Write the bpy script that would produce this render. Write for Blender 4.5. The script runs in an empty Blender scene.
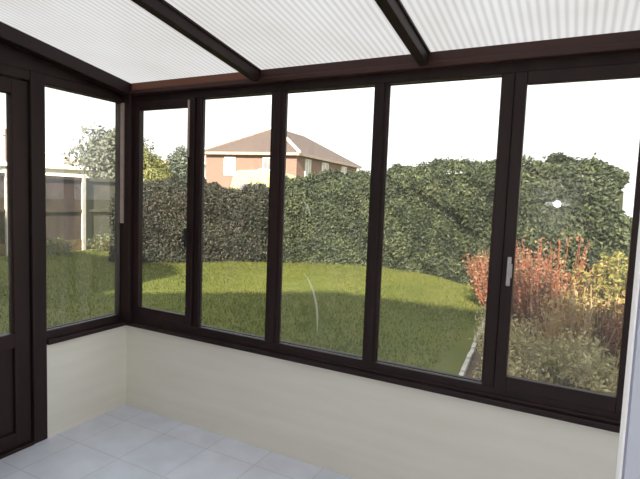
import bpy, math, random
import numpy as np
random.seed(5)
rng = np.random.default_rng(11)
scene = bpy.context.scene
col = scene.collection
G = -0.15                                   # garden level

# ------------------------------------------------------------------ helpers
class MB:
    def __init__(self):
        self.v = []; self.f = []
    def box(self, x0, x1, y0, y1, z0, z1):
        n = len(self.v)
        self.v += [(x0,y0,z0),(x1,y0,z0),(x1,y1,z0),(x0,y1,z0),(x0,y0,z1),(x1,y0,z1),(x1,y1,z1),(x0,y1,z1)]
        self.f += [tuple(n+i for i in q) for q in ((0,3,2,1),(4,5,6,7),(0,1,5,4),(1,2,6,5),(2,3,7,6),(3,0,4,7))]
        return self
    def poly(self, pts):
        n = len(self.v); self.v += [tuple(p) for p in pts]; self.f.append(tuple(range(n, n+len(pts)))); return self
    def prism(self, pts, d):
        """solid between polygon pts and pts + d"""
        n = len(self.v); k = len(pts)
        self.v += [tuple(p) for p in pts] + [tuple(p[i]+d[i] for i in range(3)) for p in pts]
        self.f.append(tuple(range(n+k-1, n-1, -1))); self.f.append(tuple(range(n+k, n+2*k)))
        for i in range(k):
            j = (i+1) % k
            self.f.append((n+i, n+j, n+k+j, n+k+i))
        return self
    def tube(self, pts, rad, seg=8):
        pts = [np.array(p, float) for p in pts]
        if not hasattr(rad, '__len__'): rad = [rad]*len(pts)
        n = len(self.v)
        for i, p in enumerate(pts):
            t = pts[min(i+1, len(pts)-1)] - pts[max(i-1, 0)]; t /= np.linalg.norm(t)
            a = np.cross(t, (0,0,1.) if abs(t[2]) < .9 else (1.,0,0)); a /= np.linalg.norm(a); b = np.cross(t, a)
            for k in range(seg):
                an = 2*math.pi*k/seg
                self.v.append(tuple(p + rad[i]*(math.cos(an)*a + math.sin(an)*b)))
        for i in range(len(pts)-1):
            for k in range(seg):
                q = (k+1) % seg
                self.f.append((n+i*seg+k, n+i*seg+q, n+(i+1)*seg+q, n+(i+1)*seg+k))
        self.f.append(tuple(n+k for k in range(seg-1, -1, -1)))
        self.f.append(tuple(n+(len(pts)-1)*seg+k for k in range(seg)))
        return self
    def build(self, name, mat, parent=None, bevel=0, smooth=False):
        me = bpy.data.meshes.new(name); me.from_pydata(self.v, [], self.f); me.materials.append(mat)
        return link(name, me, parent, bevel, smooth)

def link(name, me, parent=None, bevel=0, smooth=False):
    import bmesh
    b = bmesh.new(); b.from_mesh(me); bmesh.ops.recalc_face_normals(b, faces=b.faces); b.to_mesh(me); b.free()
    o = bpy.data.objects.new(name, me); col.objects.link(o)
    if smooth: me.shade_smooth()
    if bevel:
        m = o.modifiers.new('bevel', 'BEVEL'); m.width = bevel; m.segments = 2; m.limit_method = 'ANGLE'
    if parent:
        o.parent = parent
        o.matrix_parent_inverse = parent.matrix_world.inverted() if parent.type != 'EMPTY' else o.matrix_parent_inverse
        if parent.type == 'EMPTY':
            o.location = tuple(-c for c in parent.location)
    return o

def tag(o, label=None, cat=None, group=None, kind=None):
    if label: o['label'] = label
    if cat: o['category'] = cat
    if group: o['group'] = group
    if kind: o['kind'] = kind
    return o

def empty(name, loc=(0,0,0)):
    o = bpy.data.objects.new(name, None); col.objects.link(o); o.location = loc; o.empty_display_size = .1
    return o

def cards(name, verts, faces, mat, parent=None):
    me = bpy.data.meshes.new(name); me.from_pydata(verts.reshape(-1,3).tolist(), [], faces.tolist()); me.materials.append(mat)
    o = bpy.data.objects.new(name, me); col.objects.link(o)
    if parent:
        o.parent = parent
        if parent.type == 'EMPTY': o.location = tuple(-c for c in parent.location)
    return o

# ------------------------------------------------------------------ materials
def mat_new(name):
    m = bpy.data.materials.new(name); m.use_nodes = True
    nt = m.node_tree; b = nt.nodes['Principled BSDF']
    return m, nt, b
def srgb(r, g, b):
    return tuple(((c/255)/12.92 if c/255 <= .04045 else ((c/255+.055)/1.055)**2.4) for c in (r,g,b)) + (1,)
def ramp(nt, stops):
    r = nt.nodes.new('ShaderNodeValToRGB'); e = r.color_ramp.elements
    while len(e) < len(stops): e.new(.5)
    for el, (p, c) in zip(e, stops): el.position = p; el.color = c
    return r
def noise_mat(name, c1, c2, scale=5, rough=.6, bump=0, detail=4, stretch=None, spec=.5, bscale=None):
    m, nt, b = mat_new(name)
    tc = nt.nodes.new('ShaderNodeTexCoord'); mp = nt.nodes.new('ShaderNodeMapping')
    nt.links.new(tc.outputs['Object'], mp.inputs[0])
    if stretch: mp.inputs['Scale'].default_value = stretch
    n = nt.nodes.new('ShaderNodeTexNoise'); n.inputs['Scale'].default_value = scale; n.inputs['Detail'].default_value = detail
    nt.links.new(mp.outputs[0], n.inputs['Vector'])
    r = ramp(nt, [(.3, c1), (.7, c2)]); nt.links.new(n.outputs[0], r.inputs[0]); nt.links.new(r.outputs[0], b.inputs['Base Color'])
    b.inputs['Roughness'].default_value = rough; b.inputs['Specular IOR Level'].default_value = spec
    if bump:
        bp = nt.nodes.new('ShaderNodeBump'); bp.inputs['Strength'].default_value = bump; bp.inputs['Distance'].default_value = .01
        nt.links.new(n.outputs[0], bp.inputs['Height']); nt.links.new(bp.outputs[0], b.inputs['Normal'])
    return m
def leaf_mat(name, stops, trans=.25, rough=.55, clump=None):
    m, nt, b = mat_new(name)
    g = nt.nodes.new('ShaderNodeNewGeometry')
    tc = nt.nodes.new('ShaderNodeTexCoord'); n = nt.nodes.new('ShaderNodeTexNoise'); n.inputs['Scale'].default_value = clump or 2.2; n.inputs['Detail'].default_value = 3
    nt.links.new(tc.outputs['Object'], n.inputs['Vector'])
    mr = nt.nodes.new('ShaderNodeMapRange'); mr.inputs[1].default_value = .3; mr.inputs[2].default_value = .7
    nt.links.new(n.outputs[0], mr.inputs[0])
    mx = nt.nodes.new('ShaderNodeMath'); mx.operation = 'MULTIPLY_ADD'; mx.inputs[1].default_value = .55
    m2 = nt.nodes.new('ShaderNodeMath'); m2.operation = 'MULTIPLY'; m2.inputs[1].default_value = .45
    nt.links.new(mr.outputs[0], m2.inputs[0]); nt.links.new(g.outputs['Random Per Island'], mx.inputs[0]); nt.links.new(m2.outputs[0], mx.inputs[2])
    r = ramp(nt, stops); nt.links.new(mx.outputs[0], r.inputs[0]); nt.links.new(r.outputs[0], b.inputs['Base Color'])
    b.inputs['Roughness'].default_value = rough; b.inputs['Specular IOR Level'].default_value = .35
    t = nt.nodes.new('ShaderNodeBsdfTranslucent'); nt.links.new(r.outputs[0], t.inputs[0])
    ms = nt.nodes.new('ShaderNodeMixShader'); ms.inputs[0].default_value = trans
    out = nt.nodes['Material Output']; nt.links.new(b.outputs[0], ms.inputs[1]); nt.links.new(t.outputs[0], ms.inputs[2]); nt.links.new(ms.outputs[0], out.inputs[0])
    return m

M = {}
M['brown'] = noise_mat('dark_brown_frame', srgb(32,20,22), srgb(46,29,30), 9, .5, .05, 6, (1,1,.12), .3)
M['beam'] = noise_mat('brown_beam', srgb(50,31,29), srgb(66,40,36), 9, .45, .05, 6, (.12,1,1), .35)
M['cream_wall'] = None
def wall_mat(name, c1, c2):
    m, nt, b = mat_new(name)
    tc = nt.nodes.new('ShaderNodeTexCoord'); n = nt.nodes.new('ShaderNodeTexNoise'); n.inputs['Scale'].default_value = 1.7; n.inputs['Detail'].default_value = 5
    mp = nt.nodes.new('ShaderNodeMapping'); mp.inputs['Scale'].default_value = (1,1,9)
    nt.links.new(tc.outputs['Object'], mp.inputs[0]); nt.links.new(mp.outputs[0], n.inputs['Vector'])
    r = ramp(nt, [(.3, c1), (.7, c2)]); nt.links.new(n.outputs[0], r.inputs[0]); nt.links.new(r.outputs[0], b.inputs['Base Color'])
    w = nt.nodes.new('ShaderNodeTexWave'); w.bands_direction = 'Z'; w.inputs['Scale'].default_value = 3.3; w.inputs['Distortion'].default_value = .6; w.inputs['Detail'].default_value = 1
    nt.links.new(tc.outputs['Object'], w.inputs['Vector'])
    bp = nt.nodes.new('ShaderNodeBump'); bp.inputs['Strength'].default_value = .05; bp.inputs['Distance'].default_value = .02
    nt.links.new(w.outputs[0], bp.inputs['Height']); nt.links.new(bp.outputs[0], b.inputs['Normal'])
    b.inputs['Roughness'].default_value = .55
    return m
M['cream_wall'] = wall_mat('cream_wall', (.79,.76,.67,1), (.84,.81,.73,1))
M['render_wall'] = noise_mat('pale_render', (.72,.69,.62,1), (.8,.77,.7,1), 3, .8)
M['upvc'] = noise_mat('white_upvc', (.86,.87,.9,1), (.92,.92,.95,1), 2, .3)
M['upvc_panel'] = noise_mat('grey_blue_panel', srgb(196,202,220), srgb(206,212,228), 2, .35)
M['gasket'] = noise_mat('gasket_grey', srgb(140,140,165), srgb(155,155,178), 5, .6)
M['silver'] = noise_mat('brushed_silver', srgb(165,160,165), srgb(185,180,185), 30, .35); M['silver'].node_tree.nodes['Principled BSDF'].inputs['Metallic'].default_value = .5
M['black'] = noise_mat('black_plastic', srgb(22,18,20), srgb(32,26,28), 10, .4)
M['concrete'] = noise_mat('pale_concrete', srgb(176,170,160), srgb(205,198,188), 14, .9, .2)
M['bark'] = noise_mat('bark', srgb(70,55,42), srgb(105,85,66), 12, .9, .4, 5, (1,1,.2))
M['soil'] = noise_mat('soil', srgb(70,55,40), srgb(112,92,66), 9, .95, .4)

# floor tiles: light glazed tiles with grey grout, on a 0.33 m grid
def tile_mat():
    m, nt, b = mat_new('floor_tiles')
    tc = nt.nodes.new('ShaderNodeTexCoord'); mp = nt.nodes.new('ShaderNodeMapping')
    mp.inputs['Location'].default_value = (-.85+.33*20, .17+.33*20, 0)
    nt.links.new(tc.outputs['Object'], mp.inputs[0])
    br = nt.nodes.new('ShaderNodeTexBrick'); br.offset = 0; br.squash = 1
    br.inputs['Scale'].default_value = 1; br.inputs['Mortar Size'].default_value = .004; br.inputs['Mortar Smooth'].default_value = .3
    br.inputs['Brick Width'].default_value = .33; br.inputs['Row Height'].default_value = .33
    br.inputs['Color1'].default_value = (.70,.74,.86,1); br.inputs['Color2'].default_value = (.76,.79,.9,1); br.inputs['Mortar'].default_value = (.62,.64,.68,1)
    nt.links.new(mp.outputs[0], br.inputs['Vector'])
    n = nt.nodes.new('ShaderNodeTexNoise'); n.inputs['Scale'].default_value = 6; n.inputs['Detail'].default_value = 5
    nt.links.new(tc.outputs['Object'], n.inputs['Vector'])
    mx = nt.nodes.new('ShaderNodeMixRGB'); mx.blend_type = 'MULTIPLY'; mx.inputs[0].default_value = .5
    r = ramp(nt, [(.35,(.8,.8,.8,1)),(.65,(1,1,1,1))]); nt.links.new(n.outputs[0], r.inputs[0])
    nt.links.new(br.outputs[0], mx.inputs[1]); nt.links.new(r.outputs[0], mx.inputs[2]); nt.links.new(mx.outputs[0], b.inputs['Base Color'])
    b.inputs['Roughness'].default_value = .38
    return m
M['tile'] = tile_mat()

# thin clear glass with a little dust
def glass_mat(name, dust=.025, tint=(.97,.98,.97,1)):
    m = bpy.data.materials.new(name); m.use_nodes = True; nt = m.node_tree; nt.nodes.remove(nt.nodes['Principled BSDF'])
    out = nt.nodes['Material Output']
    t = nt.nodes.new('ShaderNodeBsdfTransparent'); t.inputs[0].default_value = tint
    g = nt.nodes.new('ShaderNodeBsdfGlossy'); g.inputs['Roughness'].default_value = .015
    # reflectance from the viewing angle, the same for both faces of the pane
    ge = nt.nodes.new('ShaderNodeNewGeometry'); dt = nt.nodes.new('ShaderNodeVectorMath'); dt.operation = 'DOT_PRODUCT'
    nt.links.new(ge.outputs['Normal'], dt.inputs[0]); nt.links.new(ge.outputs['Incoming'], dt.inputs[1])
    ab = nt.nodes.new('ShaderNodeMath'); ab.operation = 'ABSOLUTE'; nt.links.new(dt.outputs['Value'], ab.inputs[0])
    om = nt.nodes.new('ShaderNodeMath'); om.operation = 'SUBTRACT'; om.inputs[0].default_value = 1; nt.links.new(ab.outputs[0], om.inputs[1])
    pw = nt.nodes.new('ShaderNodeMath'); pw.operation = 'POWER'; pw.inputs[1].default_value = 5; nt.links.new(om.outputs[0], pw.inputs[0])
    f = nt.nodes.new('ShaderNodeMath'); f.operation = 'MULTIPLY_ADD'; f.inputs[1].default_value = .96; f.inputs[2].default_value = .035; nt.links.new(pw.outputs[0], f.inputs[0])
    a = nt.nodes.new('ShaderNodeMixShader'); nt.links.new(f.outputs[0], a.inputs[0]); nt.links.new(t.outputs[0], a.inputs[1]); nt.links.new(g.outputs[0], a.inputs[2])
    tr = nt.nodes.new('ShaderNodeBsdfTranslucent'); df = nt.nodes.new('ShaderNodeBsdfDiffuse')
    d = nt.nodes.new('ShaderNodeMixShader'); d.inputs[0].default_value = .5; nt.links.new(tr.outputs[0], d.inputs[1]); nt.links.new(df.outputs[0], d.inputs[2])
    for s in (tr, df): s.inputs[0].default_value = (.85,.85,.82,1)
    tc = nt.nodes.new('ShaderNodeTexCoord'); mp = nt.nodes.new('ShaderNodeMapping'); mp.inputs['Scale'].default_value = (9,9,.7)
    n = nt.nodes.new('ShaderNodeTexNoise'); n.inputs['Scale'].default_value = 2.5; n.inputs['Detail'].default_value = 3
    nt.links.new(tc.outputs['Object'], mp.inputs[0]); nt.links.new(mp.outputs[0], n.inputs['Vector'])
    mr = nt.nodes.new('ShaderNodeMapRange'); mr.inputs[1].default_value = .3; mr.inputs[2].default_value = .75; mr.inputs[3].default_value = dust*.5; mr.inputs[4].default_value = dust*1.7
    nt.links.new(n.outputs[0], mr.inputs[0])
    mx = nt.nodes.new('ShaderNodeMixShader'); nt.links.new(mr.outputs[0], mx.inputs[0]); nt.links.new(a.outputs[0], mx.inputs[1]); nt.links.new(d.outputs[0], mx.inputs[2])
    nt.links.new(mx.outputs[0], out.inputs[0])
    return m
M['glass'] = glass_mat('window_glass', .018)
M['glass_side'] = glass_mat('side_window_glass', .045)
def streak_mat():
    m = bpy.data.materials.new('pale_streak'); m.use_nodes = True; nt = m.node_tree; nt.nodes.remove(nt.nodes['Principled BSDF'])
    t = nt.nodes.new('ShaderNodeBsdfTransparent'); tr = nt.nodes.new('ShaderNodeBsdfTranslucent'); tr.inputs[0].default_value = (.95,.95,.92,1)
    mx = nt.nodes.new('ShaderNodeMixShader'); mx.inputs[0].default_value = .3
    nt.links.new(t.outputs[0], mx.inputs[1]); nt.links.new(tr.outputs[0], mx.inputs[2]); nt.links.new(mx.outputs[0], nt.nodes['Material Output'].inputs[0])
    return m
M['streak'] = streak_mat()

# multiwall polycarbonate: translucent with darker webs running down the slope
def poly_mat():
    m = bpy.data.materials.new('multiwall_polycarbonate'); m.use_nodes = True; nt = m.node_tree; nt.nodes.remove(nt.nodes['Principled BSDF'])
    tc = nt.nodes.new('ShaderNodeTexCoord'); sx = nt.nodes.new('ShaderNodeSeparateXYZ'); nt.links.new(tc.outputs['Object'], sx.inputs[0])
    a = nt.nodes.new('ShaderNodeMath'); a.operation = 'MULTIPLY'; a.inputs[1].default_value = 2*math.pi/.031
    s = nt.nodes.new('ShaderNodeMath'); s.operation = 'SINE'; nt.links.new(sx.outputs['X'], a.inputs[0]); nt.links.new(a.outputs[0], s.inputs[0])
    mr = nt.nodes.new('ShaderNodeMapRange'); mr.inputs[1].default_value = -1; mr.inputs[2].default_value = .55
    nt.links.new(s.outputs[0], mr.inputs[0])
    n = nt.nodes.new('ShaderNodeTexNoise'); n.inputs['Scale'].default_value = 1.6; n.inputs['Detail'].default_value = 4; nt.links.new(tc.outputs['Object'], n.inputs['Vector'])
    r = ramp(nt, [(0,(.47,.455,.45,1)),(1,(.60,.585,.575,1))]); nt.links.new(mr.outputs[0], r.inputs[0])
    r2 = ramp(nt, [(.35,(.87,.835,.785,1)),(.65,(.97,.955,.945,1))]); nt.links.new(n.outputs[0], r2.inputs[0])
    mx = nt.nodes.new('ShaderNodeMixRGB'); mx.blend_type = 'MULTIPLY'; mx.inputs[0].default_value = 1
    nt.links.new(r.outputs[0], mx.inputs[1]); nt.links.new(r2.outputs[0], mx.inputs[2])
    t = nt.nodes.new('ShaderNodeBsdfTranslucent'); nt.links.new(mx.outputs[0], t.inputs[0])
    g = nt.nodes.new('ShaderNodeBsdfGlossy'); g.inputs['Roughness'].default_value = .25
    f = nt.nodes.new('ShaderNodeMixShader'); f.inputs[0].default_value = .03
    nt.links.new(t.outputs[0], f.inputs[1]); nt.links.new(g.outputs[0], f.inputs[2]); nt.links.new(f.outputs[0], nt.nodes['Material Output'].inputs[0])
    return m
M['poly'] = poly_mat()

# ------------------------------------------------------------------ ROOM
XR = 3.95; YB = -2.5; ZS = .5533; SL = .1558; ZE = 2.1236
def roofz(y): return ZE + SL*(-.03-y)

fl = MB().box(-.1, XR+.1, YB, .1, G, 0).build('floor', M['tile']); tag(fl, 'pale grey-white tiled conservatory floor', 'floor', kind='structure')
o = MB().box(-.0, XR, 0, .12, 0, ZS).build('wall_front', M['cream_wall']); tag(o, 'long cream dwarf wall under the row of front windows', 'wall', kind='structure')
o = MB().box(-.12, 0, -.5603, .12, 0, ZS).build('wall_left', M['cream_wall']); tag(o, 'short cream dwarf wall beside the brown side door', 'wall', kind='structure')
o = MB().box(-.12, 0, -2.5, -1.62, 0, ZS).build('wall_left', M['cream_wall']); tag(o, 'cream dwarf wall between the brown side door and the house', 'wall', kind='structure')
o = MB().box(XR, XR+.12, YB, .12, G, ZS).build('wall_right', M['cream_wall']); tag(o, 'cream dwarf wall at the far right end of the conservatory', 'wall', kind='structure')
# back wall with a doorway between x=3.06 and 3.9
bw = MB(); bw.box(-.12, 3.04, YB-.25, YB, G, 2.75); bw.box(3.9, XR+.12, YB-.25, YB, G, 2.75); bw.box(3.04, 3.9, YB-.25, YB, 2.05, 2.75)
o = bw.build('wall_back', M['render_wall']); tag(o, 'pale house wall at the back of the conservatory', 'wall', kind='structure')

TR = [0]
def trim(mb, label, mat='brown', bevel=.004, cat='frame'):
    TR[0] += 1
    o = mb.build('trim_%d' % TR[0], M[mat], bevel=bevel); return tag(o, label, cat, kind='structure')
trim(MB().box(.02, XR, -.022, .1, ZS, .582), 'dark brown sill board on top of the front dwarf wall', cat='sill')
trim(MB().box(-.1, .02, -.56, .1, ZS, .582), 'dark brown sill board on the short left dwarf wall', cat='sill')
trim(MB().box(.07, XR, 0, .07, .582, .632).box(.07, XR, -.008, .07, .582, .600), 'dark brown bottom rail under the front panes', cat='rail')
trim(MB().box(-.07, 0, -.5603, -.04, .582, .632), 'dark brown bottom rail under the left side pane', cat='rail')
trim(MB().box(-.07, .070, -.0411, .07, .582, 2.06), 'dark brown corner post where the left and front windows meet', cat='post')
trim(MB().box(.07, XR, 0, .07, 2.008, 2.058), 'dark brown head rail above the front panes', cat='rail')
M['beam_light'] = noise_mat('painted_beam_light', srgb(100,60,46), srgb(124,78,60), 9, .5, .05, 6, (.12,1,1), .3)  # reddish colour stands in for warm light falling on the beam
trim(MB().box(.075, 1.0, -.036, -.0295, 2.08, 2.117), 'reddish strip painted as warm light on the eaves beam in the left roof bay', 'beam_light', bevel=0, cat='strip')
ev = MB(); ev.prism([(-.08,-.03,2.052),(-.08,-.03,2.1236),(-.08,.12,2.1236-.15*SL),(-.08,.12,2.052)], (XR+.08,0,0))
ev.box(-.08, XR, -.042, -.028, 2.052, 2.078)
trim(ev, 'reddish-brown eaves beam running above the front windows', 'beam', cat='beam')
trim(MB().box(-.07, 0, -2.5, -.0411, 2.008, 2.058), 'dark brown head rail above the side door and side panes', cat='rail')
gb = MB(); gb.prism([(-.05,-.0411,2.058),(-.05,-.0411,roofz(-.04)-.005),(-.05,-2.5,roofz(-2.5)-.005),(-.05,-2.5,2.058)], (.045,0,0))
trim(gb, 'dark brown triangular infill board below the sloping left roof edge', cat='board')
gw = MB(); gw.prism([(-.06,-.03,roofz(-.03)-.075),(-.06,-.03,roofz(-.03)-.001),(-.06,-2.5,roofz(-2.5)-.001),(-.06,-2.5,roofz(-2.5)-.075)], (.1228,0,0))
trim(gw, 'dark brown sloping beam along the left roof edge', cat='beam')
for i, (xa, xb) in enumerate(((1.007,1.050),(1.931,1.974),(2.855,2.898))):
    r = MB()
    d = xb-xa
    r.prism([(xa,-.03,roofz(-.03)-.063),(xa,-.03,roofz(-.03)-.001),(xa,-2.5,roofz(-2.5)-.001),(xa,-2.5,roofz(-2.5)-.063)], (d,0,0))
    r.prism([(xa-.008,-.03,roofz(-.03)-.014),(xa-.008,-.03,roofz(-.03)-.001),(xa-.008,-2.5,roofz(-2.5)-.001),(xa-.008,-2.5,roofz(-2.5)-.014)], (d+.016,0,0))
    trim(r, ('dark brown sloping roof rafter nearest the left roof edge','dark brown middle sloping roof rafter','dark brown sloping roof rafter furthest right')[i], bevel=.003, cat='rafter')
wp = MB(); wp.box(-.05, XR+.05, YB, YB+.05, roofz(-2.5)-.14, roofz(-2.5)-.001)
trim(wp, 'dark brown wall plate holding the roof against the house', cat='beam')
# posts between windows on the front
trim(MB().box(.577, .6186, 0, .036, .632, 2.008), 'narrow brown mullion right of the left opening window', cat='mullion')
trim(MB().box(1.1077, 1.193, 0, .036, .632, 2.008).box(1.128, 1.172, -.008, 0, .632, 2.008), 'brown mullion in front of the brick house', cat='mullion')
trim(MB().box(1.7055, 1.7766, 0, .036, .632, 2.008).box(1.722, 1.760, -.008, 0, .632, 2.008), 'brown mullion between the two widest fixed front panes', cat='mullion')
trim(MB().box(2.2924, 2.346, -.004, .036, .632, 2.008), 'brown post left of the opening window with silver handle', cat='post')
trim(MB().box(2.866, 2.95, -.004, .036, .632, 2.008), 'brown post beside the white door at the right', cat='post')
trim(MB().box(XR-.06, XR, 0, .036, .632, 2.008), 'brown post against the right end wall', cat='post')
# posts on the left
trim(MB().box(-.08, .006, -.64, -.5603, 0, 2.06), 'dark brown post between the side door and side pane', cat='post')
trim(MB().box(-.08, .006, -1.62, -1.54, 0, 2.06), 'dark brown post on the house side of the side door', cat='post')

WN = [0]
def window(pane, y, sash, label, glassmat='glass', axis='x', y1=.0185, hinge=None):
    """pane = (a0,a1,z0,z1) visible glass; sash = outer rectangle of the moving sash or None (fixed beads)"""
    WN[0] += 1
    a0, a1, z0, z1 = pane
    base = (((a0+a1)/2, .03, z0) if axis == 'x' else (-.03, (a0+a1)/2, z0))
    w = empty('window_%d' % WN[0], base); tag(w, label, 'window', kind='structure')
    def B(mb, u0, u1, d0, d1, w0, w1):
        if axis == 'x': mb.box(u0, u1, d0, d1, w0, w1)
        else: mb.box(-d1, -d0, u0, u1, w0, w1)
    if sash:
        s0, s1, t0, t1 = sash
        f = MB()
        B(f, s0, a0, y, y1, t0, t1); B(f, a1, s1, y, y1, t0, t1); B(f, a0, a1, y, y1, t0, z0); B(f, a0, a1, y, y1, z1, t1)
        f.build('sash', M['brown'], w, bevel=.003)
    else:
        f = MB(); k = .004
        B(f, a0-.001, a0+k, .009, .0185, z0, z1); B(f, a1-k, a1+.001, .009, .0185, z0, z1)
        B(f, a0+k, a1-k, .009, .0185, z0-.001, z0+k); B(f, a0+k, a1-k, .009, .0185, z1-k, z1+.001)
        f.build('glazing_bead', M['brown'], w)
    g = MB(); B(g, a0-.005, a1+.005, .0155, .0175, z0-.005, z1+.005)
    g.build('glass', M[glassmat], w)
    return w
ZB, ZT = .6398, 2.0
window((-.5603,-.0411,ZB,ZT), 0, None, 'left side window pane looking onto the fence', 'glass_side', 'y')
w2 = window((.1212,.5265,.6939,1.9546), -.014, (.072,.576,.634,2.006), 'narrow opening front window nearest the corner post')
window((.6186,1.1077,ZB,ZT), 0, None, 'front window pane showing the left half of the brick house')
w4 = window((1.193,1.7055,ZB,ZT), 0, None, 'front window pane with a curved pale streak on the glass')
window((1.7766,2.2924,ZB,ZT), 0, None, 'front window pane showing only hedge and lawn')
w6 = window((2.3947,2.8137,.6939,1.9546), -.014, (2.347,2.865,.634,2.006), 'opening front window with a silver handle before the red shrub')
window((2.95,XR-.06,ZB,ZT), 0, None, 'front window pane right of the white door')
window((-2.48,-1.62,ZB,ZT), 0, None, 'left side window pane beyond the side door', 'glass_side', 'y')
trim(MB().box(-.1, .02, -2.5, -1.62, ZS, .582).box(-.07, 0, -2.5, -1.62, .582, .634), 'dark brown sill on the wall beyond the side door', cat='sill')
trim(MB().box(-.07, 0, -2.5, -2.48, .634, 2.008), 'thin brown post against the house wall', cat='post')

trim(MB().box(XR-.02, XR+.12, YB, .1, ZS, .634), 'dark brown sill on the right end wall', cat='sill')
re_ = MB().box(XR, XR+.07, YB, .1, 2.0, 2.058); re_.prism([(XR,-.03,2.058),(XR,-.03,roofz(-.03)-.005),(XR,-2.5,roofz(-2.5)-.005),(XR,-2.5,2.058)], (.05,0,0))
trim(re_, 'dark brown head board of the right end wall', cat='board')
trim(MB().box(XR, XR+.07, -1.3, -1.22, .634, 2.0).box(XR, XR+.07, YB, YB+.06, .634, 2.0).box(XR, XR+.07, -.0, .1, .634, 2.0), 'brown posts of the right end windows', cat='post')
for q0, q1, lb in ((-2.44,-1.3,'right end window pane nearest the house'),(-1.22,0,'right end window pane nearest the front')):
    WN[0] += 1
    wr = empty('window_%d' % WN[0], (XR+.03,(q0+q1)/2,.634)); tag(wr, lb, 'window', kind='structure')
    MB().box(XR+.03, XR+.033, q0-.003, q1+.003, .631, 2.003).build('glass', M['glass'], wr)
    MB().box(XR+.02, XR+.045, q0, q1, .634, .65).box(XR+.02, XR+.045, q0, q1, 1.985, 2.0).build('glazing_bead', M['brown'], wr)

M['pale_strip'] = noise_mat('pale_edge', srgb(150,134,126), srgb(176,160,150), 12, .6)  # pale strips along two frame edges, lighter than the brown
def pale_strip(w, box, nm='edge_strip'):
    o = MB().box(*box).build(nm, M['pale_strip'], w); o['label'] = 'pale edge strip'
pale_strip(bpy.data.objects['window_1'], (-.012, .018, -.048, -.0411, 1.235, 2.0))
pale_strip(w2, (.5275, .541, -.0185, -.0135, 1.66, 1.995))
def handle(w, x, z0, z1, mat):
    h = MB(); h.box(x-.011, x+.011, -.024, -.013, (z0+z1)/2-.03, (z0+z1)/2+.03)
    hb = h.build('handle', M[mat], w, bevel=.002)
    l = MB(); l.box(x-.008, x+.008, -.048, -.034, z0, z1); l.box(x-.007, x+.007, -.036, -.022, z1-.045, z1-.03)
    l.build('lever', M[mat], hb, bevel=.003)
    hb['label'] = 'silver window handle' if mat == 'silver' else 'dark window handle'
handle(w6, 2.378, 1.10, 1.225, 'silver')
handle(w2, .547, 1.12, 1.235, 'black')

# pale curved streaks on the glass of the fourth window
def strip(name, pts, wd):
    b = MB(); pts = [np.array((p[0], p[1])) for p in pts]
    fine = []
    for i in range(len(pts)-1):
        for k in range(6):
            fine.append(pts[i]+(pts[i+1]-pts[i])*k/6)
    fine.append(pts[-1]); n = len(fine)
    for i, p in enumerate(fine):
        t = fine[min(i+1,n-1)]-fine[max(i-1,0)]; t /= np.linalg.norm(t); q = np.array((t[1],-t[0]))*wd*(math.sin(math.pi*(i+.3)/(n-.4)))**.7/2
        b.v += [(p[0]+q[0], .0145, p[1]+q[1]), (p[0]-q[0], .0145, p[1]-q[1])]
        if i: b.f.append((2*i-2, 2*i-1, 2*i+1, 2*i))
    o = b.build(name, M['streak'], w4); return o
strip('streak', [(1.318,1.432),(1.352,1.392),(1.374,1.335)], .012)
strip('streak', [(1.335,1.045),(1.372,1.005),(1.403,.945),(1.424,.88),(1.433,.81),(1.434,.718)], .014)

# ------------------------------------------------------------------ ceiling: polycarbonate sheets
ce = empty('ceiling', (XR/2, -1.25, roofz(-1.25))); tag(ce, 'sloping translucent ribbed polycarbonate conservatory roof', 'roof', kind='structure')
for xa, xb in ((-.1,1.028),(1.029,1.952),(1.953,2.876),(2.877,4.1)):
    s = MB(); ya, yb = .18, -2.5
    s.poly([(xa,ya,roofz(ya)+.003),(xb,ya,roofz(ya)+.003),(xb,yb,roofz(yb)+.003),(xa,yb,roofz(yb)+.003)])
    s.build('roof_sheet', M['poly'], ce)

# ------------------------------------------------------------------ brown side door
d = empty('door_1', (-.04, -1.09, 0)); tag(d, 'dark brown half-glazed side door in the left wall', 'door', kind='structure')
lf = MB(); X0, X1 = -.065, -.012
lf.box(X0, X1, -.73, -.645, .02, 2.0); lf.box(X0, X1, -1.535, -1.45, .02, 2.0); lf.box(X0, X1, -1.45, -.73, .02, .10)
lf.box(X0, X1, -1.45, -.73, .575, .655); lf.box(X0, X1, -1.45, -.73, 1.925, 2.0)
lf.build('door_frame', M['brown'], d, bevel=.003)
pn = MB().box(-.055, -.03, -1.45, -.73, .10, .575); pn.box(-.03, -.018, -1.40, -.78, .15, .525); pn.build('door_panel', M['brown'], d, bevel=.004)
MB().box(-.04, -.038, -1.455, -.725, .65, 1.93).build('glass', M['glass_side'], d)
h = MB(); h.box(-.012, -.004, -1.515, -1.475, .95, 1.17); hb = h.build('door_handle', M['silver'], d, bevel=.002)
MB().tube([(-.004,-1.495,1.08),(.04,-1.495,1.08),(.04,-1.39,1.08)], .009).build('lever', M['silver'], hb, smooth=True)
# threshold
trim(MB().box(-.1, .012, -1.54, -.64, 0, .02), 'dark brown threshold strip under the side door', cat='threshold')

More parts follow.
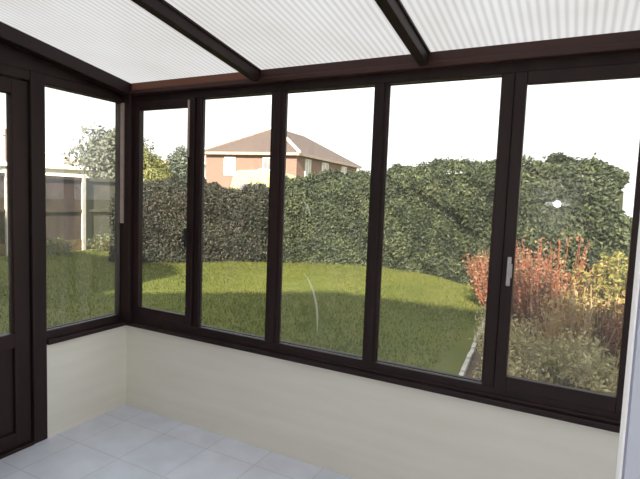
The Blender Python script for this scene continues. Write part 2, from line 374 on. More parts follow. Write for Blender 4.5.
# ------------------------------------------------------------------ white house door, standing open at the right
hx, hy = 3.055, -2.46; ex, ey = 2.692, -1.566
L = math.hypot(ex-hx, ey-hy); an = math.atan2(ey-hy, ex-hx)
d2 = empty('door_2', (hx, hy, .01)); d2.rotation_euler = (0,0,an); tag(d2, 'white plastic house door standing open at the right edge', 'door', kind='structure')
def dpart(mb, name, mat, parent=d2, bevel=0):
    o = mb.build(name, M[mat], None, bevel); o.parent = parent; return o
f = MB(); T = .055
f.box(L-.016, L, -T, 0, 0, 2.03); f.box(0, .085, -T, 0, 0, 2.03); f.box(.085, L-.016, -T, 0, 0, .12); f.box(.085, L-.016, -T, 0, 1.94, 2.03); f.box(.085, L-.016, -T, 0, .85, .93)
dpart(f, 'door_frame', 'upvc', bevel=.004)
f = MB(); f.box(L-.019, L-.015, .003-T, -.001, .12, .85).box(.084,.096,.003-T,-.001,.12,.85); f.box(L-.019, L-.015, .003-T, -.001, .93, 1.94).box(.084,.096,.003-T,-.001,.93,1.94)
dpart(f, 'gasket', 'gasket')
dpart(MB().box(.096, L-.019, .004-T, -.002, .12, .85), 'door_panel', 'upvc_panel')
dpart(MB().box(.096, L-.019, .004-T, -.002, .93, 1.94), 'door_panel', 'upvc_panel')
trim(MB().box(3.04, 3.08, YB-.1, YB+.03, 0, 2.05).box(3.86, 3.9, YB-.1, YB+.03, 0, 2.05).box(3.08, 3.86, YB-.1, YB+.03, 2.01, 2.05), 'white door frame in the house wall', 'upvc', cat='door frame')

# added lamp standing in for the flash: glint in the opening window, room fill
lamp = empty('added_lamp', (2.449, YB, 1.40)); tag(lamp, 'small added lamp on the house wall standing in for the camera flash', 'lamp')
MB().tube([(2.449,YB+.002,1.475),(2.449,YB+.016,1.475)], .045, 20).build('added_lamp_base', M['silver'], lamp, smooth=False)
m = bpy.data.materials.new('fill_bulb_glow'); m.use_nodes = True; bb = m.node_tree.nodes['Principled BSDF']
bb.inputs['Emission Color'].default_value = (1,.98,.95,1); bb.inputs['Emission Strength'].default_value = 620  # strong enough to brighten the whole room
b = MB(); pts = []; rr = []
for k in range(9):
    a = math.pi*k/8; pts.append((2.449, YB+.036-.02*math.cos(a), 1.475)); rr.append(max(.0005, .026*math.sin(a)))
b.tube(pts, rr, 14).build('added_bulb', m, lamp, smooth=True)
m = bpy.data.materials.new('glint_bar_glow'); m.use_nodes = True; bb = m.node_tree.nodes['Principled BSDF']
bb.inputs['Emission Color'].default_value = (1,.98,.95,1); bb.inputs['Emission Strength'].default_value = 5
b = MB(); b.tube([(2.449-.10,YB+.022,1.475),(2.449-.07,YB+.022,1.475),(2.449+.07,YB+.022,1.475),(2.449+.10,YB+.022,1.475)],[.006,.016,.016,.006],10).build('glint_bar', m, lamp, smooth=True)  # glowing bar added to widen the glint in the glass

# ------------------------------------------------------------------ GARDEN GROUND
def lawn_mat():
    m, nt, b = mat_new('lawn_grass')
    tc = nt.nodes.new('ShaderNodeTexCoord')
    n = nt.nodes.new('ShaderNodeTexNoise'); n.inputs['Scale'].default_value = .9; n.inputs['Detail'].default_value = 6; n.inputs['Roughness'].default_value = .7
    nt.links.new(tc.outputs['Object'], n.inputs['Vector'])
    r = ramp(nt, [(.3, (.075,.098,.018,1)), (.5, (.115,.128,.026,1)), (.72, (.165,.155,.038,1))]); nt.links.new(n.outputs[0], r.inputs[0])
    nt.links.new(r.outputs[0], b.inputs['Base Color']); b.inputs['Roughness'].default_value = .9; b.inputs['Specular IOR Level'].default_value = .1
    n2 = nt.nodes.new('ShaderNodeTexNoise'); n2.inputs['Scale'].default_value = 45; n2.inputs['Detail'].default_value = 3; nt.links.new(tc.outputs['Object'], n2.inputs['Vector'])
    bp = nt.nodes.new('ShaderNodeBump'); bp.inputs['Strength'].default_value = .8; bp.inputs['Distance'].default_value = .04
    nt.links.new(n2.outputs[0], bp.inputs['Height']); nt.links.new(bp.outputs[0], b.inputs['Normal'])
    return m
M['lawn'] = lawn_mat()
gx, gy = 70, 60
vs = []; fs = []
for j in range(gy+1):
    for i in range(gx+1):
        x = -9.2+i*(15.2/gx); y = .15+j*(10.3/gy) if True else 0
        vs.append((x, y, G+.012*math.sin(x*1.3+y*.7)*math.cos(y*1.1)))
for j in range(gy):
    for i in range(gx):
        a = j*(gx+1)+i; fs.append((a, a+1, a+gx+2, a+gx+1))
me = bpy.data.meshes.new('lawn'); me.from_pydata(vs, [], fs); me.materials.append(M['lawn'])
lo = link('lawn', me, smooth=True); tag(lo, 'mown garden lawn between the conservatory and the hedges', 'lawn', kind='structure')
me = bpy.data.meshes.new('ground'); me.from_pydata([(-90,-40,G-.08),(70,-40,G-.08),(70,110,G-.08),(-90,110,G-.08)], [], [(0,1,2,3)]); me.materials.append(M['lawn'])
tag(link('ground', me), 'open grassy ground beyond the garden', 'ground', kind='structure')
# side lawn left of the conservatory
tag(MB().box(-9.2, -.13, -12, .15, G-.05, G).build('lawn', M['lawn']), 'lawn strip left of the conservatory side door', 'lawn', kind='structure')

# blades of grass
N = 60000
X = rng.uniform(-8.6, 1.5, N); Y = rng.uniform(.5, 9.0, N)
keep = (Y > -.9*(X+2)*0 + .4)
X = X[keep]; Y = Y[keep]; n = len(X)
h = rng.uniform(.025,.055,n); a = rng.uniform(0,2*np.pi,n); w = rng.uniform(.006,.012,n); lx = rng.normal(0,.012,n); ly = rng.normal(0,.012,n)
P = np.zeros((n,3,3)); base = np.stack([X,Y,np.full(n,G-.005)],1); sd = np.stack([np.cos(a)*w,np.sin(a)*w,np.zeros(n)],1)
P[:,0]=base-sd; P[:,1]=base+sd; P[:,2]=base+np.stack([lx,ly,h],1)
M['blade'] = leaf_mat('grass_blade', [(0,(.09,.115,.020,1)),(.5,(.13,.145,.03,1)),(1,(.18,.17,.05,1))], .5, .7, .8)
o = cards('grass', P, np.arange(n*3).reshape(n,3), M['blade']); tag(o, 'short green grass blades over the lawn', 'grass', kind='stuff')

# stone edging and planting bed
ed = MB(); p0 = np.array((1.815,1.6)); p1 = np.array((1.52,5.3)); k = 17
dv = (p1-p0)/k; nn = np.array((dv[1],-dv[0]))/np.linalg.norm(dv)
edg = empty('path_edging', (1.65,3.4,G)); tag(edg, 'row of pale stone edging blocks between lawn and flower bed', 'edging')
for i in range(k):
    a = p0+dv*i; b_ = p0+dv*(i+.93); z1 = G+.06+random.uniform(-.014,.014); wdt = .045
    MB().prism([(a[0],a[1],G-.03),(b_[0],b_[1],G-.03),(b_[0]+nn[0]*wdt,b_[1]+nn[1]*wdt,G-.03),(a[0]+nn[0]*wdt,a[1]+nn[1]*wdt,G-.03)],(0,0,z1-G+.03)).build('edging_block', M['concrete'], edg, bevel=.008)
bd = MB(); bd.prism([(1.88,.2,G-.04),(5.9,.2,G-.04),(5.9,7,G-.04),(1.0,7,G-.04),(1.57,5.3,G-.04)],(0,0,.06))
tag(bd.build('flower_bed', M['soil']), 'brown soil of the planting bed right of the lawn', 'flower bed', kind='structure')

# ------------------------------------------------------------------ FOLIAGE
def leaves(cen, nrm, size, aspect=.5, jitter=.7):
    """leaf quads folded along the midrib: 4 vertices each (diamond)"""
    n = len(cen)
    nr = nrm + rng.normal(0, jitter, (n,3)); nr /= np.linalg.norm(nr, axis=1)[:,None]
    t = rng.normal(0,1,(n,3)); t -= (t*nr).sum(1)[:,None]*nr; t /= np.linalg.norm(t, axis=1)[:,None]
    b = np.cross(nr, t); s = (size*rng.uniform(.7,1.3,n))[:,None]
    P = np.zeros((n,4,3)); P[:,0] = cen-t*s*.5; P[:,1] = cen+b*s*aspect*.5+nr*s*.08; P[:,2] = cen+t*s*.5; P[:,3] = cen-b*s*aspect*.5+nr*s*.08
    return P
def quads(P): return np.arange(len(P)*4).reshape(-1,4)
def lump(p, f=1.0):
    return (np.sin(p[:,0]*2.1*f+1.3*np.sin(p[:,2]*1.7*f))*np.cos(p[:,1]*1.9*f+.8)+np.sin(p[:,2]*3.1*f+p[:,0]*1.2*f)*.6+np.sin(p[:,0]*5.3*f+p[:,1]*4.1*f+p[:,2]*4.7*f)*.4)/2

def hedge(name, label, path, hts, depth, n, size, mat, core, cat='hedge', amp=.24, front=1):
    """leafy hedge following a base path; hts = heights at the path points"""
    path = [np.array(p,float) for p in path]
    seg = [np.linalg.norm(path[i+1]-path[i]) for i in range(len(path)-1)]; cum = np.concatenate([[0],np.cumsum(seg)])
    def P(s):
        x = np.interp(s, cum, [p[0] for p in path]); y = np.interp(s, cum, [p[1] for p in path]); return x, y
    def N(s):
        e = .35; x0,y0 = P(np.clip(s-e,0,cum[-1])); x1,y1 = P(np.clip(s+e,0,cum[-1])); dx=x1-x0; dy=y1-y0; L=np.hypot(dx,dy); return dy/L, -dx/L   # towards the lawn
    root = empty(name, (float(P(cum[-1]/2)[0]), float(P(cum[-1]/2)[1]), G)); tag(root, label, cat)
    s = rng.uniform(0, cum[-1], n); q = rng.uniform(0,1,n)
    H = np.interp(s, cum, hts); ht = H/(H+depth)          # share of front face
    x, y = P(s); nx, ny = N(s)
    isf = q < ht
    zz = np.where(isf, q/ht*H, H); back = np.where(isf, 0, (q-ht)/(1-ht)*depth)
    # rounded shoulder
    sh = np.clip((zz-(H-.45))/.45, 0, 1); back = back + np.where(isf, .28*sh**2, .0); back = np.where(isf, back, back*.75+.28)
    cx = x - nx*back; cyy = y - ny*back
    # rounded ends
    endd = np.minimum(s, cum[-1]-s); er = np.clip(1-endd/.6, 0, 1); zz = zz*(1-.22*er**2)
    pts = np.stack([cx,cyy,zz],1); lm = lump(pts, 1.25)*.75 + lump(pts*1.0, 2.6)*.7
    outn = np.stack([np.where(isf,nx,nx*.25), np.where(isf,ny,ny*.25), np.where(isf,.15+.6*sh,1.)],1); outn /= np.linalg.norm(outn,axis=1)[:,None]
    off = amp*lm + rng.uniform(-.13,.05,n)
    spr = (rng.uniform(0,1,n) < .02)*rng.uniform(0,.12,n)*np.where(isf,0,1); off = off+spr
    pts = pts + outn*off[:,None]; pts[:,2] = np.maximum(pts[:,2], .02)
    pts[:,2] += G
    fo = cards('foliage', leaves(pts, outn, size), quads(np.zeros((n,4))), mat, root)
    # woody inner mass
    c = MB(); m_ = 40
    for i in range(m_+1):
        si = cum[-1]*(.01+.98*i/m_); xx, yy = P(si); a_, b_ = N(si); hh = float(np.interp(si, cum, hts))*(.97 if .05<i/m_<.95 else .78)
        for bk, z in ((.30,0),(.28,hh*.6),(.40,hh-.28),(.5,hh-.1),(depth*.75+.05,hh-.1),(depth*.75+.15,0)):
            c.v.append((float(xx-a_*bk), float(yy-b_*bk), G+z))
    for i in range(m_):
        for k in range(5): c.f.append((i*6+k, i*6+k+1, (i+1)*6+k+1, (i+1)*6+k))
    c.f.append(tuple(range(6))); c.f.append(tuple(m_*6+k for k in range(6)))
    c.build('inner_branches', core, root)
    return root

M['core'] = noise_mat('hedge_core', srgb(38,42,26), srgb(58,60,38), 6, .95, .4)
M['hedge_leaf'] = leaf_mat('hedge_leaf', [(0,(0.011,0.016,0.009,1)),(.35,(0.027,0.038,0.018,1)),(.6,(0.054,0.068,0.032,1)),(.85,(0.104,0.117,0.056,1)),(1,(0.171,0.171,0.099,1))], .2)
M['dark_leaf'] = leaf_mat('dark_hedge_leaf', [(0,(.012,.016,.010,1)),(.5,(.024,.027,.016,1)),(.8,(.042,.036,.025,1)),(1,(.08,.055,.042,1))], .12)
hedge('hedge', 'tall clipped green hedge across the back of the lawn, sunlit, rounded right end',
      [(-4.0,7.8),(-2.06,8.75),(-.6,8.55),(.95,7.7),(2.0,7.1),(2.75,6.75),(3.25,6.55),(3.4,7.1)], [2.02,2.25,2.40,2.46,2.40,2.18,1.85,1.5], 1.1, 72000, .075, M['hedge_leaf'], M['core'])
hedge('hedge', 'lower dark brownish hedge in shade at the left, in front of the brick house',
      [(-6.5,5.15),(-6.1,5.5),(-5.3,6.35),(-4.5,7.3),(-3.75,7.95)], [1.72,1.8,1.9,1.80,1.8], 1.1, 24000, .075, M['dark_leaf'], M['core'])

def shrub(name, label, cen, rad, n, size, mat, cat='shrub', stems=6, aspect=.5, upright=False, group=None, shell=.5, amp=.22, trunk=False, core=None):
    cen = np.array(cen, float); rad = np.array(rad, float)
    root = empty(name, (cen[0], cen[1], G)); tag(root, label, cat, group)
    d = rng.normal(0,1,(n,3)); d /= np.linalg.norm(d,axis=1)[:,None]
    r = rng.uniform(shell,1,n)**.6
    pp = d*rad; r = r*(1+amp*lump(pp+cen, 2.2/max(rad)))
    pts = cen + pp*r[:,None]; pts[:,2] = np.maximum(pts[:,2], G+.03)
    fo = cards('foliage', leaves(pts, d + (np.array((0,0,1.2)) if upright else 0), size, aspect), quads(np.zeros((n,4))), mat, root)
    if core:
        c = MB(); pts = []; rr = []
        for k in range(9):
            a = math.pi*k/8; pts.append((cen[0], cen[1], cen[2]-rad[2]*.7*math.cos(a))); rr.append(max(.01, .68*min(rad[0],rad[1])*math.sin(a)))
        c.tube(pts, rr, 14).build('inner_branches', core, root, smooth=True)
    st = MB()
    for k in range(stems):
        a = 2*math.pi*k/stems+random.uniform(-.3,.3); q = random.uniform(.35,.8)
        tip = cen + np.array((math.cos(a)*rad[0]*q, math.sin(a)*rad[1]*q, rad[2]*.5))
        b0 = np.array((cen[0]+math.cos(a)*rad[0]*.08, cen[1]+math.sin(a)*rad[1]*.08, G))
        mid = (b0+tip)/2 + np.array((0,0,rad[2]*.12)); t = .02 if not trunk else rad[0]*.05
        st.tube([b0, mid, tip], [t, t*.7, t*.3], 6)
    if trunk: st.tube([(cen[0],cen[1],G),(cen[0]+.05*rad[0],cen[1],cen[2])],[rad[0]*.09,rad[0]*.05],8)
    st.build('trunk' if trunk else 'stem', M['bark'], root, smooth=True)
    return root

def spray(name, label, cen, rad, hgt, ns, mat, stemmat, leafsize=.03, lps=22, cat='shrub', lean=.35, group=None):
    """bush of many thin upright shoots carrying small leaves"""
    root = empty(name, (cen[0], cen[1], G)); tag(root, label, cat, group)
    st = MB(); C = []; D = []
    for k in range(ns):
        a = random.uniform(0,2*math.pi); q = math.sqrt(random.random())
        b0 = np.array((cen[0]+math.cos(a)*q*rad*.45, cen[1]+math.sin(a)*q*rad*.45, G))
        H = hgt*random.uniform(.72,1.05)*(1-.22*q*q)
        tip = np.array((cen[0]+math.cos(a)*q*rad*(1+lean*.3), cen[1]+math.sin(a)*q*rad*(1+lean*.3), G+H))
        mid = (b0+tip)/2 + rng.normal(0,.03,3)
        st.tube([b0,mid,tip],[.007,.005,.002],4)
        for j in range(lps):
            t = random.uniform(.18,1.03); p = (1-t)**2*b0+2*t*(1-t)*mid+t*t*tip + rng.normal(0,.028,3); C.append(p); D.append((math.cos(a)*.4,math.sin(a)*.4,.5))
    C = np.array(C); D = np.array(D)
    cards('foliage', leaves(C, D, leafsize, .5, .9), quads(np.zeros((len(C),4))), mat, root)
    st.build('stem', stemmat, root)
    return root
M['red_leaf'] = leaf_mat('red_shrub_leaf', [(0,(0.101,0.059,0.033,1)),(.4,(0.234,0.100,0.059,1)),(.7,(0.307,0.182,0.110,1)),(1,(0.324,0.271,0.169,1))], .35)
M['orange_leaf'] = leaf_mat('orange_shrub_leaf', [(0,(0.182,0.117,0.051,1)),(.4,(0.380,0.246,0.109,1)),(.75,(0.485,0.349,0.174,1)),(1,(0.455,0.204,0.095,1))], .35)
M['yellow_leaf'] = leaf_mat('yellow_shrub_leaf', [(0,(.10,.10,.025,1)),(.5,(.24,.22,.06,1)),(1,(.34,.28,.10,1))], .35)
M['olive_leaf'] = leaf_mat('olive_leaf', [(0,(0.083,0.092,0.038,1)),(.5,(0.348,0.317,0.149,1)),(1,(0.634,0.563,0.317,1))], .3)
M['straw'] = leaf_mat('straw_leaf', [(0,(0.283,0.242,0.112,1)),(.5,(0.554,0.484,0.252,1)),(1,(0.806,0.725,0.468,1))], .3)
M['stem_red'] = noise_mat('red_stem', srgb(120,60,42), srgb(150,85,60), 8, .8)
M['stem_tan'] = noise_mat('tan_stem', srgb(160,138,102), srgb(190,168,132), 8, .8)
spray('red_shrub', 'red-leaved twiggy shrub behind the silver-handled window', (2.38,3.5), .58, 1.28, 110, M['red_leaf'], M['stem_red'], .045, 32)
spray('red_shrub', 'lower red-brown shrub at the foot of the tall hedge', (1.62,5.75), .6, .95, 110, M['red_leaf'], M['stem_red'], .055, 24)
spray('orange_shrub', 'orange and tan twiggy shrub in the middle of the flower bed', (2.72,2.62), .40, .90, 130, M['orange_leaf'], M['stem_tan'], .042, 24)
spray('yellow_shrub', 'yellow-green shrub at the right of the bed under the hedge end', (3.03,3.1), .46, 1.16, 120, M['yellow_leaf'], M['bark'], .055, 44)
spray('rust_shrub', 'small rust-coloured shrub at the right end of the flower bed', (3.12,2.42), .26, .92, 70, M['red_leaf'], M['stem_red'], .04, 22)
spray('olive_shrub', 'low grey-green shrub nearest the opening window sill', (2.62,2.05), .34, .58, 130, M['olive_leaf'], M['stem_tan'], .042, 24)
spray('straw_shrub', 'low straw-coloured plant right behind the stone edging', (2.12,2.55), .28, .55, 100, M['straw'], M['stem_tan'], .04, 24)
spray('olive_shrub', 'low olive plant below the rust-coloured shrub', (3.0,1.72), .34, .58, 110, M['olive_leaf'], M['stem_tan'], .04, 24)
spray('straw_shrub', 'small straw-coloured plant nearest the conservatory wall', (2.26,1.72), .26, .42, 80, M['straw'], M['stem_tan'], .036, 22)
spray('straw_shrub', 'pale dry plant beside the edging further along the bed', (1.95,3.55), .28, .5, 90, M['straw'], M['stem_tan'], .042, 22)

# shrubs and tree beyond the left hedge and fence
M['bush_y'] = leaf_mat('yellow_green_bush', [(0,(0.090,0.098,0.030,1)),(.5,(0.195,0.203,0.068,1)),(1,(0.300,0.285,0.112,1))], .25)
M['bush_b'] = leaf_mat('blue_green_bush', [(0,(0.040,0.056,0.044,1)),(.5,(0.104,0.124,0.096,1)),(1,(0.192,0.208,0.160,1))], .2)
M['tree'] = leaf_mat('hazy_tree', [(0,(0.076,0.089,0.068,1)),(.5,(0.145,0.153,0.119,1)),(1,(0.230,0.221,0.178,1))], .25, clump=.6)
shrub('round_bush', 'yellow-green rounded bush behind the left dark hedge', (-10.7,10.1,1.5), (.95,.95,1.35), 12000, .12, M['bush_y'], core=M['core'])
shrub('round_bush', 'grey-green rounded bush right of the yellow-green bush', (-11.0,12.0,1.6), (1.0,1.0,1.45), 11000, .12, M['bush_b'], core=M['core'])
shrub('garden_tree', 'tall spreading hazy tree beyond the bungalow and fence', (-17.2,14.0,3.0), (1.6,1.6,1.4), 5200, .22, M['tree'], cat='tree', stems=5, trunk=True, amp=.4, shell=.15)
shrub('garden_bush', 'small grey-brown bush under the spreading tree', (-14.2,12.1,1.5), (.9,.9,1.1), 2600, .16, M['tree'], core=M['core'])

# fence at the left
def plank_mat(name, c1, c2, ax):
    m, nt, b = mat_new(name)
    tc = nt.nodes.new('ShaderNodeTexCoord'); w = nt.nodes.new('ShaderNodeTexWave'); w.bands_direction = ax; w.wave_profile = 'SAW'; w.inputs['Scale'].default_value = 2.6
    nt.links.new(tc.outputs['Object'], w.inputs['Vector'])
    n = nt.nodes.new('ShaderNodeTexNoise'); n.inputs['Scale'].default_value = 3; n.inputs['Detail'].default_value = 5; nt.links.new(tc.outputs['Object'], n.inputs['Vector'])
    r = ramp(nt, [(.3,c1),(.7,c2)]); nt.links.new(n.outputs[0], r.inputs[0]); nt.links.new(r.outputs[0], b.inputs['Base Color'])
    bp = nt.nodes.new('ShaderNodeBump'); bp.inputs['Distance'].default_value = .02; nt.links.new(w.outputs[0], bp.inputs['Height']); nt.links.new(bp.outputs[0], b.inputs['Normal'])
    b.inputs['Roughness'].default_value = .9
    return m
M['plank'] = plank_mat('fence_boards', srgb(46,38,37), srgb(68,54,51), 'Y')
M['plank_grey'] = plank_mat('weathered_boards', srgb(62,62,54), srgb(84,80,70), 'Y')
fx = -8.95
fe = empty('garden_fence', (fx, 3.4, G)); tag(fe, 'dark brown timber fence panels with pale concrete posts at the left', 'fence')
posts = [6.3-1.95*k for k in range(-1, 6)]
for k in range(len(posts)-1):
    y0, y1 = posts[k+1], posts[k]
    p = MB(); mt = 'plank_grey' if k == 0 else 'plank'
    p.box(fx-.02, fx+.0, y0+.05, y1-.05, G+.28, G+1.88); q = p.build('fence_panel', M[mt], fe)
    if k == 0: q['label'] = 'weathered grey fence panel'
    r = MB(); r.box(fx, fx+.035, y0+.05, y1-.05, G+1.82, G+1.9); r.box(fx, fx+.035, y0+.05, y1-.05, G+1.0, G+1.07); r.build('rail', M[mt], fe)
    MB().box(fx-.02, fx+.02, y0+.05, y1-.05, G-.02, G+.28).build('gravel_board', M['soil'], fe)
for y in posts: MB().box(fx-.06, fx+.06, y-.05, y+.05, G-.05, G+1.98).build('post', M['concrete'], fe, bevel=.008)
# low planting at the foot of the fence
M['bed_leaf'] = leaf_mat('fence_bed_leaf', [(0,(.03,.05,.02,1)),(.5,(.08,.11,.05,1)),(1,(.2,.2,.14,1))], .2)
for (x, y, r, lb) in ((-8.45,5.2,.32,'low dark green plant at the fence foot left of the concrete post'),(-8.3,6.5,.38,'low dark green plant at the fence foot right of the concrete post'),(-8.4,4.55,.25,'small leafy plant at the fence foot near the side door view'),(-8.1,7.4,.4,'dark low plant where the fence meets the hedge')):
    shrub('low_plant', lb, (x,y,G+r*.55), (r*1.2,r*1.2,r*.8), 420, .07, M['bed_leaf'], cat='plant', stems=4)

# ------------------------------------------------------------------ HOUSES
def brick_mat(name, c1, c2, mortar):
    m, nt, b = mat_new(name)
    tc = nt.nodes.new('ShaderNodeTexCoord'); sx = nt.nodes.new('ShaderNodeSeparateXYZ'); nt.links.new(tc.outputs['Object'], sx.inputs[0])
    ad = nt.nodes.new('ShaderNodeMath'); nt.links.new(sx.outputs[0], ad.inputs[0]); nt.links.new(sx.outputs[1], ad.inputs[1])
    cb = nt.nodes.new('ShaderNodeCombineXYZ'); nt.links.new(ad.outputs[0], cb.inputs[0]); nt.links.new(sx.outputs[2], cb.inputs[1])
    br = nt.nodes.new('ShaderNodeTexBrick'); br.inputs['Scale'].default_value = 1; br.inputs['Brick Width'].default_value = .225; br.inputs['Row Height'].default_value = .075; br.inputs['Mortar Size'].default_value = .006
    br.inputs['Color1'].default_value = c1; br.inputs['Color2'].default_value = c2; br.inputs['Mortar'].default_value = mortar
    nt.links.new(cb.outputs[0], br.inputs['Vector']); nt.links.new(br.outputs[0], b.inputs['Base Color']); b.inputs['Roughness'].default_value = .9
    return m
M['brick'] = brick_mat('red_brick', (.18,.092,.074,1), (.22,.115,.09,1), (.28,.22,.19,1))
M['brick_orange'] = brick_mat('orange_brick', (.25,.125,.078,1), (.29,.155,.095,1), (.55,.45,.36,1))
M['roof_tile'] = noise_mat('grey_brown_tiles', srgb(76,65,62), srgb(94,80,76), 3, .9, .3, 4, (1,1,6))
M['white_paint'] = noise_mat('white_paint', (.78,.76,.74,1), (.86,.84,.82,1), 2, .6)
M['pale_pink'] = noise_mat('pale_pink_tile', srgb(215,185,175), srgb(228,200,190), 5, .7)
M['fascia'] = noise_mat('pinkish_fascia', srgb(150,130,122), srgb(165,145,136), 2, .7)
M['dark_glass'] = noise_mat('house_window_glass', srgb(105,105,110), srgb(140,140,145), .7, .15)
M['pale_glass'] = noise_mat('curtained_window_glass', srgb(168,156,150), srgb(190,178,172), .7, .25)
M['grey_roof'] = noise_mat('grey_roof', srgb(150,140,135), srgb(180,165,160), 3, .9)

def house(name, label, corner, du, wu, dv, wv, eave, rise, walls, roofm, wins, over=.35, cat='house', ridge=True):
    """hipped-roof block. corner = near corner; du = unit dir of the u face (toward left), dv = unit dir of the v face (away)"""
    c = np.array((*corner, G)); U = np.array((*du,0.)); V = np.array((*dv,0.)); Z = np.array((0,0,1.))
    ce_ = c+U*wu/2+V*wv/2
    root = empty(name, tuple(float(t) for t in (ce_[0],ce_[1],G))); tag(root, label, cat)
    H = eave-G
    w = MB(); w.prism([c, c+U*wu, c+U*wu+V*wv, c+V*wv], (0,0,H)); w.build('wall', walls, root)
    o = over; a = c-U*o-V*o+Z*H; b = c+U*(wu+o)-V*o+Z*H; d_ = c+U*(wu+o)+V*(wv+o)+Z*H; e = c-U*o+V*(wv+o)+Z*H
    if wu <= wv:
        r1 = c+U*wu/2+V*wu/2+Z*(H+rise); r2 = c+U*wu/2+V*(wv-wu/2)+Z*(H+rise)
        fcs = [(a,b,r1),(b,d_,r2,r1),(d_,e,r2),(e,a,r1,r2)]
    else:
        r1 = c+V*wv/2+U*wv/2+Z*(H+rise); r2 = c+V*wv/2+U*(wu-wv/2)+Z*(H+rise)
        fcs = [(e,a,r1),(a,b,r2,r1),(b,d_,r2),(d_,e,r1,r2)]
    rf = MB()
    for f_ in fcs: rf.poly(f_)
    rf.poly((a,e,d_,b)); rf.build('roof', roofm, root)
    fa = MB()
    for p, q in ((a,b),(b,d_),(d_,e),(e,a)):
        fa.prism([p-Z*.16, q-Z*.16, q+Z*.03, p+Z*.03], tuple((ce_+Z*(a[2]-ce_[2])-(p+q)/2)/np.linalg.norm((ce_-(p+q)/2)[:2])*.06))
    fa.build('fascia', M['fascia'] if cat == 'house' and name == 'brick_house' else M['white_paint'], root)
    rt = MB()
    for p in ((a,b) if wu <= wv else (a,e)): rt.tube([p+Z*.05, r1+Z*.05], .12, 6)
    rt.build('ridge_tiles', M['pale_pink'], root)
    for (face, s0, s1, z0, z1, m_) in wins:
        D, Nn = (U, -V) if face == 'u' else (V, -U)
        p = c + D*s0 + Nn*.02; 
        fr = MB()
        def bx(s_, e_, zz0, zz1, th):
            q0 = c + D*s_ + Nn*.0; q1 = c + D*e_
            fr_ = [q0+Z*zz0, q1+Z*zz0, q1+Z*zz1, q0+Z*zz1]; return fr_, tuple(Nn*th)
        for args in ((s0,s1,z0,z0+.08,.07),(s0,s1,z1-.08,z1,.07),(s0,s0+.08,z0,z1,.07),(s1-.08,s1,z0,z1,.07),((s0+s1)/2-.03,(s0+s1)/2+.03,z0,z1,.06)):
            fr.prism(*bx(*args))
        wi = fr.build('window', M['white_paint'], root)
        g_ = MB(); g_.prism(*bx(s0+.05,s1-.05,z0+.05,z1-.05,.03)); g_.build('pane', m_, wi)
    return root
U1 = (-.983,-.183); V1 = (-.065,.998)
n1 = np.array((-.983,-.183))
PG, DG = M['pale_glass'], M['dark_glass']
house('brick_house', 'red brick two-storey house with brown hipped roof above the hedge', (-14.73,26.96), U1, 7.0, V1, 12.0, 4.45, 2.25, M['brick'], M['roof_tile'],
      [('u',4.6,5.5,3.0,4.3,PG),('u',1.3,2.5,3.0,4.3,DG),('u',4.4,5.8,.7,2.0,DG),('v',1.3,2.2,3.05,4.35,PG),('v',4.2,5.4,3.1,4.35,PG),('v',8.2,9.4,3.1,4.35,PG),('v',1.0,2.4,.7,2.0,DG)])
house('rendered_house', 'pale rendered house just left of the brick house', (-26.2,33.0), (-1,0), 7.0, (0,1), 8.0, 4.3, 1.2, M['white_paint'], M['grey_roof'], [('u',1,2.2,3,4.2,DG)])
house('bungalow', 'long white bungalow with grey low roof beyond the fence', (-20.3,15.9), (-.62,-.78), 13.0, (-.78,.62), 6.0, 2.62, .75, M['white_paint'], M['grey_roof'],
      [('u',1.2,2.6,.9,2.0,PG),('u',5,6.8,.9,2.0,PG),('u',9.2,10.8,.9,2.0,PG)], over=.3)
# telegraph pole seen through the door glass
tp = empty('telegraph_pole', (-23.0,12.4,G)); tag(tp, 'thin telegraph pole seen through the side door glass', 'pole')
MB().tube([(-23.0,12.4,G),(-23.0,12.4,4.3)], [.06,.045], 8).build('pole', M['bark'], tp); MB().box(-23.25,-22.75,12.37,12.43,3.95,4.0).build('crossarm', M['bark'], tp)

# cream caravan between hedge and brick house
cv = empty('caravan', (-11.2,18.4,G)); tag(cv, 'cream caravan parked beyond the hedge before the brick house', 'caravan'); cv.rotation_euler = (0,0,math.radians(12))
M['cream'] = noise_mat('cream_caravan', srgb(190,180,125), srgb(200,190,138), 2, .35)
def cpart(mb, name, mat, bevel=0, parent=None): 
    o = mb.build(name, M[mat], None, bevel); o.parent = parent or cv; return o
b = MB(); prof = [(-1.1,.45),(1.0,.45),(1.1,.9),(1.0,2.1),(.82,2.68),(.5,2.80),(-.75,2.76),(-1.0,2.62),(-1.15,2.0),(-1.2,1.0)]
b.prism([(p[0],-2.0,p[1]) for p in prof], (0,4.0,0)); cpart(b, 'body', 'cream', .06)
cpart(MB().box(-.7,.6,-2.03,-1.99,1.55,2.15), 'window', 'dark_glass', .02)
cpart(MB().box(1.03,1.10,-1.3,.2,1.5,2.1), 'window', 'dark_glass', .02)
cpart(MB().box(-.35,.35,-.6,.3,2.78,2.92), 'roof_vent', 'white_paint', .03)
for sx in (-1.0, .84): cpart(MB().tube([(sx,0,.33),(sx+.18,0,.33)], .33, 18), 'wheel', 'black')
cpart(MB().tube([(0,-2.0,.5),(0,-3.1,.5)], .05, 8).tube([(0,-2.9,.5),(0,-2.9,0)], .04, 8), 'tow_bar', 'black')

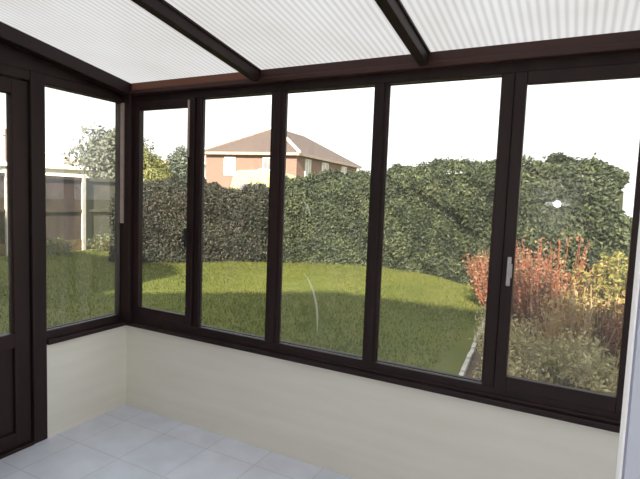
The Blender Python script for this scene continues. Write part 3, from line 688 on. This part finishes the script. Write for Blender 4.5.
# ------------------------------------------------------------------ the home the conservatory belongs to (behind the viewpoint; its roof shades the near lawn)
HX0, HX1, HY0, HY1, HE = -2.6, 4.08, YB-.25, -10.5, 3.0
hm = empty('home_building', ((HX0+HX1)/2,(HY0+HY1)/2,G)); tag(hm, 'brick home behind the conservatory', 'house', kind='structure')
w = MB(); w.box(HX0, HX1, HY1, HY0-.02, G, HE); w.build('wall', M['brick_orange'], hm)
a,b_,c_,d_ = (HX0-.3,HY0+.25,HE),(HX1+.12,HY0+.25,HE),(HX1+.12,HY1-.3,HE),(HX0-.3,HY1-.3,HE)
r1 = (HX0+4.2,(HY0+HY1)/2,HE+4.2); r2 = (HX1+.12,(HY0+HY1)/2,HE+4.2)
r = MB(); r.poly((a,b_,r2,r1)).poly((b_,c_,r2)).poly((c_,d_,r1,r2)).poly((d_,a,r1)).poly((d_,c_,b_,a)); r.build('roof', M['roof_tile'], hm)

nb = empty('shade_building', (-8.5,-6.6,G)); tag(nb, 'unseen brick home added at the left to shade the lawn', 'house', kind='structure')
MB().box(-14.4, -2.62, -10.5, -2.77, G, 4.4).build('wall', M['brick'], nb)  # unseen block added to keep the left lawn in shade
r = MB(); r.prism([(-14.7,-2.45,4.4),(-14.7,-6.6,7.5),(-14.7,-10.8,4.4)], (12.05,0,0)); r.build('roof', M['roof_tile'], nb)  # roof of the unseen block added for shade

# ------------------------------------------------------------------ LIGHT
wd = bpy.data.worlds.new('sky'); scene.world = wd; wd.use_nodes = True; nt = wd.node_tree; bg = nt.nodes['Background']
tc = nt.nodes.new('ShaderNodeTexCoord'); sx = nt.nodes.new('ShaderNodeSeparateXYZ'); nt.links.new(tc.outputs['Generated'], sx.inputs[0])
rp = ramp(nt, [(0,(1,.985,.95,1)),(.5,(.92,.965,1,1))]); nt.links.new(sx.outputs['Z'], rp.inputs[0]); nt.links.new(rp.outputs[0], bg.inputs[0]); bg.inputs[1].default_value = 1.7
sun = bpy.data.lights.new('sun', 'SUN'); sun.energy = 18; sun.angle = math.radians(1.0); sun.color = (1,.90,.72)
so = bpy.data.objects.new('sun', sun); col.objects.link(so)
el = math.radians(31); az = math.radians(12)     # light travels toward +y, slightly toward -x
import mathutils
dirv = mathutils.Vector((-math.sin(az)*math.cos(el), math.cos(az)*math.cos(el), -math.sin(el)))
so.rotation_euler = dirv.to_track_quat('-Z','Y').to_euler(); so.location = (4,-12,9)

# ------------------------------------------------------------------ CAMERA
C = mathutils.Vector((2.6294,-2.2728,1.4435)); yaw, pitch, roll = .4829,-.0832,.0386
fw = mathutils.Vector((-math.sin(yaw)*math.cos(pitch), math.cos(yaw)*math.cos(pitch), math.sin(pitch)))
rt = mathutils.Vector((math.cos(yaw), math.sin(yaw), 0)); up = rt.cross(fw)
R = math.cos(roll)*rt + math.sin(roll)*up; Uv = -math.sin(roll)*rt + math.cos(roll)*up
cam = bpy.data.cameras.new('camera'); co = bpy.data.objects.new('camera', cam); col.objects.link(co)
mw = mathutils.Matrix((R, Uv, -fw)).transposed().to_4x4(); mw.translation = C; co.matrix_world = mw
cam.sensor_fit = 'HORIZONTAL'; cam.sensor_width = 36; cam.lens = 491.94/640*36; cam.clip_start = .02; cam.clip_end = 400
scene.camera = co
vs_ = scene.view_settings; vs_.view_transform = 'Standard'; vs_.look = 'None'; vs_.gamma = 1; vs_.exposure = 0; vs_.use_curve_mapping = False
